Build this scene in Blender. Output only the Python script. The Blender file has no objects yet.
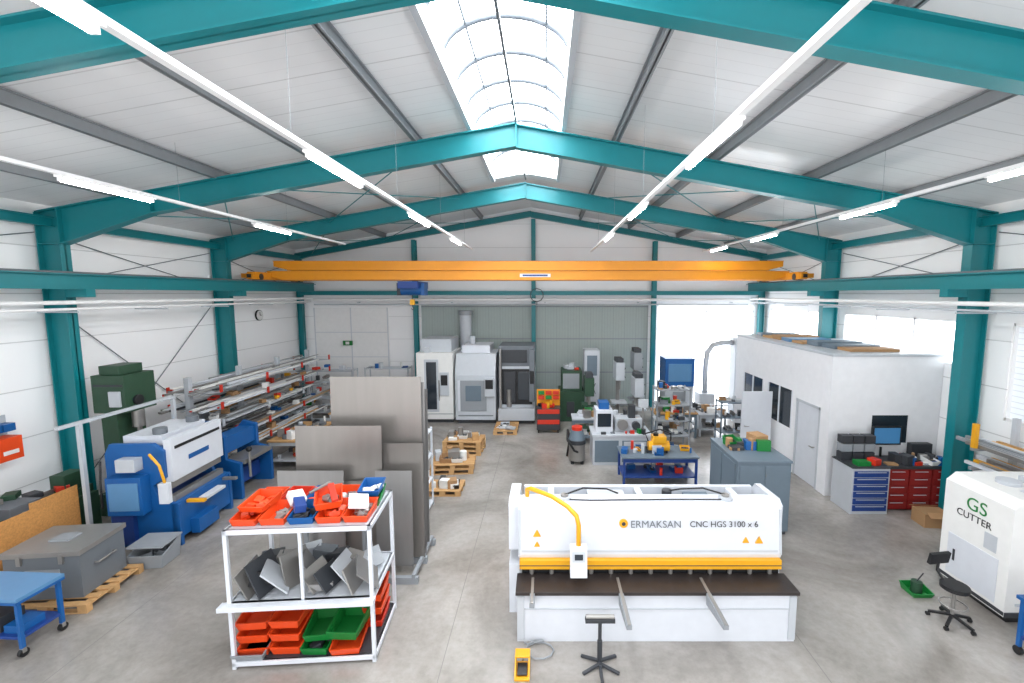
import bpy, bmesh, math, random
from mathutils import Vector, Matrix
R=random.Random(7)
sc=bpy.context.scene
sc.view_settings.view_transform='Standard'
sc.view_settings.look='None'
sc.view_settings.exposure=0.82

# ------------------------------------------------------------------ materials
def lin(c):
    return tuple(((v/255)/12.92 if v/255<=0.04045 else ((v/255+0.055)/1.055)**2.4) for v in c)
MC={}
def mat(name,rgb,rough=.5,metal=0,var=.06,scale=6,emit=0,bump=0,lines=None,stretch=None):
    if name in MC: return MC[name]
    m=bpy.data.materials.new(name); m.use_nodes=True; nt=m.node_tree; N=nt.nodes; L=nt.links
    b=N['Principled BSDF']; c=lin(rgb)
    b.inputs['Roughness'].default_value=rough; b.inputs['Metallic'].default_value=metal
    tc=N.new('ShaderNodeTexCoord')
    no=N.new('ShaderNodeTexNoise'); no.inputs['Scale'].default_value=scale; no.inputs['Detail'].default_value=5
    if stretch:
        mp=N.new('ShaderNodeMapping'); mp.inputs['Scale'].default_value=stretch; L.new(tc.outputs['Object'],mp.inputs[0]); L.new(mp.outputs[0],no.inputs['Vector'])
    else: L.new(tc.outputs['Object'],no.inputs['Vector'])
    mx=N.new('ShaderNodeMix'); mx.data_type='RGBA'
    mx.inputs[6].default_value=(*[v*(1-var) for v in c],1); mx.inputs[7].default_value=(*[min(1,v*(1+var)) for v in c],1)
    L.new(no.outputs['Fac'],mx.inputs[0]); out=mx.outputs[2]
    if lines:
        sx=N.new('ShaderNodeSeparateXYZ'); L.new(tc.outputs['Object'],sx.inputs[0])
        for ax,per,w,dark in lines:
            d=N.new('ShaderNodeMath'); d.operation='DIVIDE'; L.new(sx.outputs[ax],d.inputs[0]); d.inputs[1].default_value=per
            f=N.new('ShaderNodeMath'); f.operation='FRACT'; L.new(d.outputs[0],f.inputs[0])
            l=N.new('ShaderNodeMath'); l.operation='LESS_THAN'; L.new(f.outputs[0],l.inputs[0]); l.inputs[1].default_value=w/per
            m2=N.new('ShaderNodeMix'); m2.data_type='RGBA'; L.new(l.outputs[0],m2.inputs[0]); L.new(out,m2.inputs[6])
            m2.inputs[7].default_value=(*[v*dark for v in c],1); out=m2.outputs[2]
    L.new(out,b.inputs['Base Color'])
    if bump:
        bp=N.new('ShaderNodeBump'); bp.inputs['Strength'].default_value=bump; bp.inputs['Distance'].default_value=.02
        L.new(no.outputs['Fac'],bp.inputs['Height']); L.new(bp.outputs[0],b.inputs['Normal'])
    if emit:
        b.inputs['Emission Color'].default_value=(*c,1); b.inputs['Emission Strength'].default_value=emit
    MC[name]=m; return m
TEAL=mat('teal_paint',(6,118,126),.4)
WHITE=mat('white_paint',(205,209,216),.4)
WALL=mat('wall_panel',(247,247,248),.6,var=.012,scale=1.5,lines=[(2,1.0,.022,.68)])
BACKW=mat('back_wall_panel',(247,247,249),.6,var=.012,scale=1.5,lines=[(2,1.0,.02,.75)])
CEIL=mat('ceiling_panel',(228,229,231),.3,var=.1,scale=.55,lines=[(1,1.0,.03,.72),(1,.25,.012,.9)])
SHUT=mat('shutter_panel',(158,170,167),.5,lines=[(0,.5,.03,.75),(0,.125,.02,.9)])
GREY=mat('grey_paint',(138,143,148),.5)
LGREY=mat('light_grey_paint',(182,187,193),.4)
MGREY=mat('mid_grey_paint',(100,106,112),.5)
DGREY=mat('dark_grey_paint',(50,53,58),.5)
TABLE=mat('shear_table_steel',(56,50,49),.35,.3,var=.25)
BLACK=mat('black_rubber',(20,21,24),.5)
STEEL=mat('brushed_steel',(150,148,145),.38,.6,var=.12,scale=3)
SHEET=mat('sheet_steel',(136,132,128),.36,.6,var=.1,scale=1.2,stretch=(6,6,.5))
SHEET2=mat('galvanised_sheet',(148,147,146),.35,.6,var=.1,scale=1.4,stretch=(6,6,.5))
PURL=mat('galvanised_purlin',(136,140,144),.5,.2,var=.12)
ORANGE=mat('crane_orange',(226,146,26),.4)
BORANGE=mat('bin_orange',(222,72,24),.42)
YELL=mat('warning_yellow',(222,160,26),.4)
BLUE=mat('machine_blue',(14,84,148),.4)
DBLUE=mat('dark_blue',(26,60,128),.45)
PBLUE=mat('bluegrey_top',(84,130,170),.4)
RED=mat('bin_red',(196,46,24),.42)
DRED=mat('drawer_red',(136,30,28),.45)
GREEN=mat('bin_green',(14,116,48),.42)
DGREEN=mat('machine_green',(36,68,48),.5,var=.15)
WOOD=mat('pallet_wood',(186,146,98),.75,var=.2,scale=14)
OSB=mat('osb_board',(186,132,72),.8,var=.45,scale=34)
CARD=mat('cardboard',(164,128,90),.8)
PAPER=mat('paper_white',(222,222,220),.8)
BGREY=mat('blue_grey_cabinet',(98,113,125),.5)
GLASSD=mat('dark_glass',(38,46,54),.12)
SCREEN=mat('screen_blue',(50,96,134),.3,emit=.4)
WIN=mat('daylight_window',(244,249,255),.3,emit=2.5)
WINB=mat('daylight_blind',(204,210,216),.5,emit=.3,lines=[(2,.12,.02,.75)])
SKYL=mat('skylight_polycarbonate',(248,251,255),.3,emit=8)
TUBE=mat('fluorescent_tube',(255,253,250),.3,emit=42)
RIB=mat('skylight_rib',(76,82,88),.6)
TRUNK=mat('light_trunking',(236,236,236),.4)

def floor_mat():
    m=bpy.data.materials.new('concrete_floor'); m.use_nodes=True; nt=m.node_tree; N=nt.nodes; L=nt.links
    b=N['Principled BSDF']; tc=N.new('ShaderNodeTexCoord')
    def noise(s,d,rough=.6,dist=0):
        n=N.new('ShaderNodeTexNoise'); n.inputs['Scale'].default_value=s; n.inputs['Detail'].default_value=d
        n.inputs['Roughness'].default_value=rough; n.inputs['Distortion'].default_value=dist
        L.new(tc.outputs['Object'],n.inputs['Vector']); return n
    a=noise(.45,8,.62,.6); r=N.new('ShaderNodeValToRGB'); L.new(a.outputs['Fac'],r.inputs[0])
    e=r.color_ramp.elements; e[0].position=.32; e[0].color=(*lin((122,117,111)),1); e[1].position=.66; e[1].color=(*lin((168,164,159)),1)
    c=noise(9,8,.7); mx=N.new('ShaderNodeMix'); mx.data_type='RGBA'; mx.blend_type='MULTIPLY'; mx.inputs[0].default_value=.4
    L.new(r.outputs[0],mx.inputs[6]); r2=N.new('ShaderNodeValToRGB'); L.new(c.outputs['Fac'],r2.inputs[0])
    r2.color_ramp.elements[0].position=.3; r2.color_ramp.elements[0].color=(.6,.58,.56,1); r2.color_ramp.elements[1].position=.6
    L.new(r2.outputs[0],mx.inputs[7])
    out=mx.outputs[2]; sx=N.new('ShaderNodeSeparateXYZ'); L.new(tc.outputs['Object'],sx.inputs[0])
    for ax,per,off in ((0,5.1,1.4),(1,5.0,.2)):
        ad=N.new('ShaderNodeMath'); ad.operation='ADD'; L.new(sx.outputs[ax],ad.inputs[0]); ad.inputs[1].default_value=off+100*per
        d=N.new('ShaderNodeMath'); d.operation='DIVIDE'; L.new(ad.outputs[0],d.inputs[0]); d.inputs[1].default_value=per
        f=N.new('ShaderNodeMath'); f.operation='FRACT'; L.new(d.outputs[0],f.inputs[0])
        l=N.new('ShaderNodeMath'); l.operation='LESS_THAN'; L.new(f.outputs[0],l.inputs[0]); l.inputs[1].default_value=.01/per
        m2=N.new('ShaderNodeMix'); m2.data_type='RGBA'; L.new(l.outputs[0],m2.inputs[0]); L.new(out,m2.inputs[6]); m2.inputs[7].default_value=(.2,.19,.18,1); out=m2.outputs[2]
    L.new(out,b.inputs['Base Color'])
    b.inputs['IOR'].default_value=1.6
    mr=N.new('ShaderNodeMapRange'); L.new(a.outputs['Fac'],mr.inputs[0]); mr.inputs[3].default_value=.1; mr.inputs[4].default_value=.34
    L.new(mr.outputs[0],b.inputs['Roughness'])
    return m
FLOOR=floor_mat()

# ------------------------------------------------------------------ mesh builder
class B:
    def __init__(s,name,loc=(0,0,0),rz=0):
        s.name=name; s.loc=loc; s.rz=math.radians(rz); s.bm=bmesh.new(); s.mats=[]
    def mi(s,m):
        if m not in s.mats: s.mats.append(m)
        return s.mats.index(m)
    def face(s,vs,m,smooth=False):
        try:
            f=s.bm.faces.new(vs); f.material_index=s.mi(m); f.smooth=smooth; return f
        except ValueError: return None
    def pts8(s,P,m):
        v=[s.bm.verts.new(p) for p in P]
        for q in ((0,3,2,1),(4,5,6,7),(0,1,5,4),(1,2,6,5),(2,3,7,6),(3,0,4,7)): s.face([v[i] for i in q],m)
    def box(s,x0,x1,y0,y1,z0,z1,m):
        s.pts8([(x0,y0,z0),(x1,y0,z0),(x1,y1,z0),(x0,y1,z0),(x0,y0,z1),(x1,y0,z1),(x1,y1,z1),(x0,y1,z1)],m)
    def cb(s,c,d,m,rot=(0,0,0)):
        M=Matrix.Translation(c)@Matrix.Rotation(math.radians(rot[2]),4,'Z')@Matrix.Rotation(math.radians(rot[1]),4,'Y')@Matrix.Rotation(math.radians(rot[0]),4,'X')
        x,y,z=[k/2 for k in d]
        s.pts8([M@Vector(p) for p in ((-x,-y,-z),(x,-y,-z),(x,y,-z),(-x,y,-z),(-x,-y,z),(x,-y,z),(x,y,z),(-x,y,z))],m)
    def beam(s,p,q,w,h,m,up=(0,0,1)):
        p=Vector(p);q=Vector(q);d=(q-p).normalized();u=Vector(up)
        if abs(d.dot(u))>.99: u=Vector((0,1,0))
        r=d.cross(u).normalized();u=r.cross(d)
        P=[]
        for a in (p,q):
            P+= [a-r*w/2-u*h/2,a+r*w/2-u*h/2,a+r*w/2+u*h/2,a-r*w/2+u*h/2]
        s.pts8(P,m)
    def cyl(s,p,q,r,m,n=12,r2=None):
        p=Vector(p);q=Vector(q);d=(q-p).normalized();u=Vector((0,0,1)) if abs(d.z)<.9 else Vector((1,0,0))
        a=d.cross(u).normalized();b=a.cross(d); r2=r if r2 is None else r2
        A=[];C=[]
        for i in range(n):
            t=2*math.pi*i/n; o=a*math.cos(t)+b*math.sin(t)
            A.append(s.bm.verts.new(p+o*r)); C.append(s.bm.verts.new(q+o*r2))
        for i in range(n):
            j=(i+1)%n; s.face([A[i],A[j],C[j],C[i]],m,True)
        for ring in (A,C):
            f=s.face(ring,m)
            if f:
                for e in f.edges: e.smooth=False
    def tube(s,pts,r,m,n=8):
        pts=[Vector(p) for p in pts]; rings=[]; K=len(pts)
        prev=None
        for i,p in enumerate(pts):
            if i==0: d=pts[1]-pts[0]
            elif i==K-1: d=pts[-1]-pts[-2]
            else: d=pts[i+1]-pts[i-1]
            d.normalize()
            if prev is None:
                u=Vector((0,0,1)) if abs(d.z)<.9 else Vector((1,0,0)); a=d.cross(u).normalized()
            else:
                a=(prev-d*prev.dot(d)).normalized()
            prev=a; b=a.cross(d)
            rings.append([s.bm.verts.new(p+(a*math.cos(2*math.pi*k/n)+b*math.sin(2*math.pi*k/n))*r) for k in range(n)])
        for i in range(K-1):
            for k in range(n):
                j=(k+1)%n; s.face([rings[i][k],rings[i][j],rings[i+1][j],rings[i+1][k]],m,True)
        s.face(rings[0],m); s.face(rings[-1],m)
    def prism(s,poly,axis,lo,hi,m):
        def v(a,b,c):
            return {0:(c,a,b),1:(a,c,b),2:(a,b,c)}[axis]
        A=[s.bm.verts.new(v(a,b,lo)) for a,b in poly]; C=[s.bm.verts.new(v(a,b,hi)) for a,b in poly]
        s.face(A,m); s.face(C,m); n=len(poly)
        for i in range(n): s.face([A[i],A[(i+1)%n],C[(i+1)%n],C[i]],m)
    def sph(s,c,r,m,sz=(1,1,1),n=12):
        ret=bmesh.ops.create_uvsphere(s.bm,u_segments=n,v_segments=n//2+2,radius=r,matrix=Matrix.Translation(c)@Matrix.Diagonal((*sz,1)))
        fs=set()
        for v in ret['verts']:
            for f in v.link_faces: fs.add(f)
        i=s.mi(m)
        for f in fs: f.material_index=i; f.smooth=True
    def bin(s,c,w,d,h,m,rz=0,inner=None,tilt=0):
        M=Matrix.Translation(c)@Matrix.Rotation(math.radians(rz),4,'Z')@Matrix.Rotation(math.radians(tilt),4,'X'); t=.012
        def wall(P): s.pts8([M@Vector(p) for p in P],m)
        x=w/2;y=d/2;k=.88; f=h*.62
        wall([(-x*k,-y*k,0),(x*k,-y*k,0),(x*k,y*k,0),(-x*k,y*k,0),(-x*k,-y*k,t),(x*k,-y*k,t),(x*k,y*k,t),(-x*k,y*k,t)])
        for sg in (-1,1):
            wall([(sg*x*k,-y*k,0),(sg*(x*k-t),-y*k,0),(sg*(x*k-t),y*k,0),(sg*x*k,y*k,0),(sg*x,-y,f),(sg*(x-t),-y,f),(sg*(x-t),y,h),(sg*x,y,h)])
            wall([(sg*x*1.04,-y,f-.015),(sg*(x-t),-y,f-.015),(sg*(x-t),y,h-.015),(sg*x*1.04,y,h-.015),(sg*x*1.04,-y,f),(sg*(x-t),-y,f),(sg*(x-t),y,h),(sg*x*1.04,y,h)])
        wall([(-x*k,y*k-t,0),(x*k,y*k-t,0),(x*k,y*k,0),(-x*k,y*k,0),(-x,y-t,h),(x,y-t,h),(x,y,h),(-x,y,h)])
        wall([(-x*k,-y*k-t,0),(x*k,-y*k-t,0),(x*k,-y*k,0),(-x*k,-y*k,0),(-x,-y-t*2,f),(x,-y-t*2,f),(x,-y,f),(-x,-y,f)])
        if inner:
            for _ in range(5):
                p=M@Vector((R.uniform(-x*.6,x*.6),R.uniform(-y*.6,y*.6),h*.35)); s.cb(p,(w*.3,d*.25,h*.4),inner,(R.uniform(-30,30),R.uniform(-30,30),R.uniform(0,90)))
    def done(s,bevel=0,parent=None):
        me=bpy.data.meshes.new(s.name); bmesh.ops.recalc_face_normals(s.bm,faces=s.bm.faces); s.bm.to_mesh(me); s.bm.free()
        for m in s.mats: me.materials.append(m)
        o=bpy.data.objects.new(s.name,me); sc.collection.objects.link(o); o.location=s.loc; o.rotation_euler=(0,0,s.rz)
        if bevel:
            md=o.modifiers.new('bevel','BEVEL'); md.width=bevel; md.segments=2; md.limit_method='ANGLE'; md.angle_limit=math.radians(50)
        if parent: o.parent=parent
        return o
def text(body,size,loc,rot,m,parent,name,align='LEFT'):
    c=bpy.data.curves.new(name,'FONT'); c.body=body; c.size=size; c.extrude=.002; c.align_x=align; c.materials.append(m)
    o=bpy.data.objects.new(name,c); sc.collection.objects.link(o); o.location=loc; o.rotation_euler=[math.radians(a) for a in rot]; o.parent=parent; return o
def clutter(b,x0,x1,y0,y1,z,n,ms,s0=.08,s1=.28,hm=1.):
    for i in range(n):
        w,d,h=R.uniform(s0,s1),R.uniform(s0,s1),R.uniform(s0*.5,s1*.9)*hm
        x=R.uniform(x0+w/2,x1-w/2); y=R.uniform(y0+d/2,y1-d/2); m=ms[R.randrange(len(ms))]; k=R.random()
        if k<.5: b.cb((x,y,z+h/2),(w,d,h),m,(0,0,R.uniform(-20,20)))
        elif k<.75: b.cyl((x,y,z),(x,y,z+h*1.2),w*.35,m,12)
        else: b.bin((x,y,z),w,d*1.2,h*.8,m,R.uniform(-20,20),inner=DGREY)

# ------------------------------------------------------------------ room
XL,XR,YB,YF,RX=-10.85,9.65,-1.5,19.9,-.6
SL=.176
def zr(d): return 8.72-SL*d      # roof underside
def zt(d): return 8.50-SL*d      # rafter top
b=B('floor'); b.box(XL-.2,XR+.2,YB,YF+.2,-.2,0,FLOOR); b.done()
b=B('wall_left'); b.box(XL-.2,XL,YB,YF,0,6.98,WALL); b.done()
b=B('wall_right')
wins=[(5.3,9.25,2.35,4.4),(10.4,14.5,3.3,4.4),(15.2,19.2,3.3,4.4)]
b.box(XR,XR+.2,YB,YF,0,2.35,WALL); b.box(XR,XR+.2,YB,YF,4.4,6.98,WALL)
b.box(XR,XR+.2,YB,5.3,2.35,4.4,WALL); b.box(XR,XR+.2,9.25,10.4,2.35,4.4,WALL); b.box(XR,XR+.2,10.4,YF,2.35,3.3,WALL)
b.box(XR,XR+.2,14.5,15.2,3.3,4.4,WALL); b.box(XR,XR+.2,19.2,YF,3.3,4.4,WALL); b.done()
for i,(a,c,z0,z1) in enumerate(wins):
    b=B('window_%d'%(i+1)); b.box(XR+.1,XR+.13,a,c,z0,z1,WINB if i==0 else WIN)
    n=3
    for k in range(n+1):
        y=a+(c-a)*k/n; b.box(XR+.02,XR+.1,max(a,y-.03),min(c,y+.03),z0,z1,TRUNK)
    b.box(XR+.02,XR+.1,a,c,z0,z0+.06,TRUNK); b.box(XR+.02,XR+.1,a,c,z1-.06,z1,TRUNK); b.done()
b=B('wall_back'); b.prism([(XL-.2,0),(XR+.2,0),(XR+.2,6.9),(RX,zr(0)+.05),(XL-.2,6.9)],1,YF,YF+.2,BACKW); b.done()
b=B('door_1'); b.box(-5.45,4.55,YF-.04,YF-.005,0,4.5,SHUT)
for z in (0.02,1.5,3.0,4.42): b.box(-5.45,4.55,YF-.045,YF-.04,z,z+.05,GREY)
b.done()
b=B('door_2'); b.box(5.0,9.2,YF-.04,YF-.005,0,4.45,WIN)
for k in (0,3,6): b.box(5.0,9.2,YF-.045,YF-.04,k*.7,k*.7+.04,TRUNK)
for x in (5.0,7.1,9.15): b.box(x,x+.05,YF-.045,YF-.04,0,4.45,TRUNK)
b.done()
b=B('door_3'); b.box(-10.2,-6.9,YF-.04,YF-.005,0,4.4,TRUNK)
for x in (-10.2,-8.6,-6.98): b.box(x,x+.05,YF-.045,YF-.04,0,4.4,WHITE)
for z in (1.1,2.2,3.3): b.box(-10.2,-6.93,YF-.045,YF-.04,z,z+.03,WHITE)
b.done()
b=B('exit_sign'); b.box(-8.9,-8.5,YF-.2,YF-.12,2.75,2.95,GREEN); b.box(-8.78,-8.62,YF-.21,YF-.2,2.79,2.91,PAPER); b.box(-8.72,-8.68,YF-.14,YF-.05,2.8,2.9,LGREY); b.done()

SKY0,SKY1,HW=-1.0,14.4,1.0
b=B('ceiling')
for sg,xw in ((-1,XL-.2),(1,XR+.2)):
    D=abs(xw-RX)
    def slab(y0,y1,d0,d1):
        P=[]
        for dz in (0,.12):
            P+=[(RX+sg*d0,y0,zr(d0)+dz),(RX+sg*d1,y0,zr(d1)+dz),(RX+sg*d1,y1,zr(d1)+dz),(RX+sg*d0,y1,zr(d0)+dz)]
        b.pts8(P,CEIL)
    slab(YB,YF+.2,HW,D); slab(YB,SKY0,0,HW); slab(SKY1,YF+.2,0,HW)
b.done()
b=B('skylight'); n=14
arc=[(RX+HW*math.cos(math.pi*i/n), zr(HW)+.16+.6*math.sin(math.pi*i/n)) for i in range(n+1)]
for i in range(n):
    (x0,z0),(x1,z1)=arc[i],arc[i+1]
    v=[b.bm.verts.new(p) for p in ((x0,SKY0,z0),(x1,SKY0,z1),(x1,SKY1,z1),(x0,SKY1,z0))]; b.face(v,SKYL,True)
for y in (SKY0,SKY1):
    b.face([b.bm.verts.new((x,y,z)) for x,z in arc],SKYL)
y=SKY0
while y<SKY1+.01:
    b.tube([(x,y,z-.05) for x,z in arc],.042,RIB,6); y+=1.05
for sg in (-1,1): b.box(RX+sg*HW-.05,RX+sg*HW+.05,SKY0,SKY1,zr(HW)-.1,zr(HW)+.2,LGREY)
for k in (4,10):
    x,z=arc[k]; b.beam((x,SKY0,z-.05),(x,SKY1,z-.05),.03,.05,RIB)
b.box(RX-.02,RX+.02,SKY0,SKY1,8.515,8.57,MGREY)
b.done()

for d in (2.1,4.2,6.3,8.4):
    for sg in (-1,1):
        b=B('ceiling_purlin'); x=RX+sg*d; z0=zt(d)+.01
        b.box(x-.05,x+.05,YB,YF,z0,z0+.015,PURL); b.box(x-.012,x+.012,YB,YF,z0,z0+.19,PURL); b.box(x-.05,x+.05,YB,YF,z0+.18,z0+.2,PURL); b.done()

def frame(y,fw=.22,small=False):
    b=B('portal_frame',(0,y,0)); fw2=fw/2
    def n(p,q):
        dx,dz=q[0]-p[0],q[1]-p[1]; l=math.hypot(dx,dz); return (-dz/l,dx/l)
    def seg(p,q,t=.025,w=fw):
        a=n(p,q); b.prism([(p[0],p[1]),(q[0],q[1]),(q[0]+a[0]*t,q[1]+a[1]*t),(p[0]+a[0]*t,p[1]+a[1]*t)],1,-w/2,w/2,TEAL)
    for sg in (-1,1):
        X=lambda d:RX+sg*d
        if small:
            co,ci,hz,hd=10.15,9.95,6.5,9.6; und=lambda d:8.28-SL*d
        else:
            co,ci,hz,hd=10.14,9.68,6.05,7.7; und=lambda d:8.05-SL*d
        T=.012
        b.prism([(X(co),0),(X(ci),0),(X(ci),hz),(X(co),hz)],1,-T,T,TEAL)
        b.prism([(X(co),hz),(X(ci),hz),(X(ci),zt(ci)),(X(co),zt(co))],1,-T,T,TEAL)
        b.prism([(X(ci),hz),(X(hd),und(hd)),(X(hd),zt(hd)),(X(ci),zt(ci))],1,-T,T,TEAL)
        b.prism([(X(hd),und(hd)),(X(0),und(0)),(X(0),zt(0)),(X(hd),zt(hd))],1,-T,T,TEAL)
        for p,q in (((X(co),0),(X(co),zt(co))),((X(ci),0),(X(ci),hz)),((X(ci),hz),(X(hd),und(hd))),((X(hd),und(hd)),(X(0),und(0))),((X(co),zt(co)),(X(0),zt(0)))):
            seg(p,q)
        b.box(min(X(ci),X(co)),max(X(ci),X(co)),-fw2,fw2,hz,hz+.02,TEAL)
        if not small:
            b.prism([(X(hd)-.01,und(hd)),(X(hd)+.01,und(hd)),(X(hd)+.01,zt(hd)),(X(hd)-.01,zt(hd))],1,-fw2,fw2,TEAL)
            b.prism([(X(ci)-.012,hz),(X(ci)+.012,hz),(X(ci)+.012,zt(ci)),(X(ci)-.012,zt(ci))],1,-fw2,fw2,TEAL)
            b.box(min(X(ci)-.02,X(co)),max(X(ci),X(co)),-fw2-.05,fw2+.05,0,.03,TEAL)
            b.box(min(X(ci),X(ci-.45)),max(X(ci),X(ci-.45)),-.1,.1,4.93,5.1,TEAL)
    b.box(RX-.012,RX+.012,-fw2,fw2,8.05 if not small else 8.28,8.5,TEAL)
    return b.done()
for y in (4.8,9.8,14.8): frame(y)
frame(19.7,.18,True)
b=B('gable_wall_steelwork')
for x in (-5.65,-.5,4.75):
    b.box(x-.09,x+.09,19.60,19.62,0,zt(abs(x-RX))-.3,TEAL); b.box(x-.01,x+.01,19.62,19.82,0,zt(abs(x-RX))-.3,TEAL); b.box(x-.09,x+.09,19.82,19.84,0,zt(abs(x-RX))-.3,TEAL)
b.box(XL+.3,XR-.3,19.55,19.6,4.95,5.13,TEAL); b.box(XL+.3,XR-.3,19.6,19.82,5.03,5.05,TEAL)
b.done()
for x in (XL+.35,XR-.35):
    b=B('eave_strut'); b.box(x-.07,x+.07,YB,YF-.4,6.42,6.44,TEAL); b.box(x-.01,x+.01,YB,YF-.4,6.44,6.6,TEAL); b.box(x-.07,x+.07,YB,YF-.4,6.6,6.62,TEAL); b.done()
for x in (RX-9.35,RX+9.35):
    b=B('crane_runway_beam'); b.box(x-.1,x+.1,YB,YF-.4,5.1,5.125,TEAL); b.box(x-.01,x+.01,YB,YF-.4,5.125,5.4,TEAL); b.box(x-.1,x+.1,YB,YF-.4,5.4,5.425,TEAL)
    b.box(x-.025,x+.025,YB,YF-.4,5.425,5.47,MGREY); b.done()
for x in (XL+.05,XR-.05):
    b=B('wind_bracing')
    for y0,y1 in ((4.9,9.7),(9.9,14.7),(14.9,19.5)):
        b.cyl((x,y0,6.3),(x,y1,5.2),.012,MGREY,6); b.cyl((x,y0,5.2),(x,y1,6.3),.012,MGREY,6)
    if x<0:
        for y0,y1 in ((9.9,14.7),):
            b.cyl((x,y0,4.7),(x,y1,.4),.012,MGREY,6); b.cyl((x,y0,.4),(x,y1,4.7),.012,MGREY,6)
    b.done()
b=B('roof_bracing')
for y0,y1 in ((9.9,14.7),(14.9,19.6)):
    for a,c in ((2.1,6.3),(6.3,9.4)):
        for sg in (-1,1):
            b.cyl((RX+sg*a,y0,zt(a)-.12),(RX+sg*c,y1,zt(c)-.12),.014,TEAL,6); b.cyl((RX+sg*c,y0,zt(c)-.12),(RX+sg*a,y1,zt(a)-.12),.014,TEAL,6)
b.done()
b=B('pipework_left'); 
for z,r in ((4.82,.045),(4.68,.03)):
    b.cyl((XL+.85,YB,z),(XL+.85,19.3,z),r,TRUNK,10)
for k in range(9): b.box(XL+.02,XL+.88,k*2.3+.4,k*2.3+.44,4.6,4.63,LGREY)
b.done()
b=B('pipework_back'); b.cyl((XL+.9,19.4,4.75),(XR-.9,19.4,4.75),.06,TRUNK,10); b.cyl((XL+.9,19.45,4.55),(XR-.9,19.45,4.55),.03,LGREY,8)
for x in (-8,-4,0,4,8): b.box(x-.02,x+.02,19.3,19.54,4.62,4.66,LGREY)
b.tube([(-.35,19.35,4.55)]+[(-.35+.28*math.sin(a/10*2*math.pi),19.3,4.95-.28*math.cos(a/10*2*math.pi)) for a in range(11)],.02,DGREY,6)
b.done()
b=B('pipework_right'); b.cyl((XR-.85,YB,4.8),(XR-.85,19.3,4.8),.05,TRUNK,10); b.cyl((XR-.85,YB,4.66),(XR-.85,19.3,4.66),.025,LGREY,8)
for k in range(9): b.box(XR-.88,XR-.02,k*2.3+.4,k*2.3+.44,4.58,4.61,LGREY)
b.done()

# overhead crane
b=B('overhead_crane',(0,16.9,0)); xl,xr=RX-9.35,RX+9.35
def girder(y0,y1,z0,z1,x0,x1):
    b.prism([(x0,z0+.12),(x0+.5,z0),(x1-.5,z0),(x1,z0+.12),(x1,z1),(x0,z1)],1,y0,y1,ORANGE)
    b.box(x0,x1,y0-.03,y1+.03,z1,z1+.02,ORANGE); b.box(x0+.5,x1-.5,y0-.03,y1+.03,z0-.02,z0,ORANGE)
girder(-.55,-.3,5.86,6.16,xl+.2,xr-.2); girder(.3,.55,5.52,5.84,xl,xr)
girder(-.62,-.36,5.52,5.80,xl,xr)
for x in (xl,xr):
    b.box(x-.14,x+.14,-1.5,1.5,5.5,5.75,ORANGE); 
    for yy in (-1.2,1.2): b.cyl((x-.16,yy,5.59),(x+.16,yy,5.59),.11,DGREY,16)
    b.box(x-.12,x+.12,-1.6,-1.5,5.52,5.7,ORANGE); b.box(x-.06,x+.06,-1.66,-1.6,5.55,5.67,BLACK); b.box(x-.12,x+.12,1.5,1.6,5.52,5.7,ORANGE)
b.box(xl-.45,xl+.1,-1.35,-1.1,5.55,5.7,ORANGE); b.box(xr-.1,xr+.45,-1.35,-1.1,5.55,5.7,ORANGE)
b.box(-.9,.2,-.65,-.63,5.6,5.72,PAPER); b.box(-.8,.1,-.655,-.65,5.63,5.69,DBLUE)
hx=-4.9
b.box(hx-.35,hx+.35,-.75,.75,5.2,5.45,DBLUE); b.cyl((hx-.4,-.2,5.15),(hx+.4,-.2,5.15),.2,BLUE,16); b.box(hx-.5,hx-.38,-.4,.1,4.95,5.4,DGREY); b.box(hx+.38,hx+.5,-.4,.1,4.95,5.4,BLUE)
b.cyl((hx,-.2,5.0),(hx,-.2,4.8),.015,BLACK,6); b.box(hx-.07,hx+.07,-.28,-.12,4.6,4.8,YELL); b.tube([(hx,-.2,4.6),(hx,-.2,4.53),(hx+.06,-.2,4.47),(hx,-.2,4.42),(hx-.05,-.2,4.46)],.016,DGREY,6)
b.done()

rows=[(-2.65,[1.4,5.25,9.05,12.9],16.7),(1.76,[.6,4.3,8.1,11.9],17.5),(-6.56,[2.4,6.3,10.4],15.0),(6.05,[4.9,8.0,12.0,15.2],17.5)]
for x,ts,ye in rows:
    b=B('fluorescent_light_row',(x,0,6.6))
    b.box(-.035,.035,YB,ye,0,.05,TRUNK)
    for t in ts:
        b.box(-.05,.05,t-.05,t+1.45,-.03,0,TRUNK); b.cyl((0,t,-.055),(0,t+1.4,-.055),.032,TUBE,10)
        b.box(-.03,.03,t-.03,t,-.08,-.02,TRUNK); b.box(-.03,.03,t+1.4,t+1.43,-.08,-.02,TRUNK)
    y=1.5
    while y<ye:
        b.cyl((0,y,.05),(0,y,zr(abs(x-RX))-6.6-.002),.0025,GREY,5); y+=3.4
    b.done()

b=B('wall_clock',(XL+.02,17.0,4.2)); b.cyl((0,0,0),(.06,0,0),.2,BLACK,28); b.cyl((.05,0,0),(.07,0,0),.18,PAPER,28); b.box(.07,.08,-.01,.01,0,.13,BLACK); b.box(.07,.08,0,.1,-.01,.01,BLACK); b.done()

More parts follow.
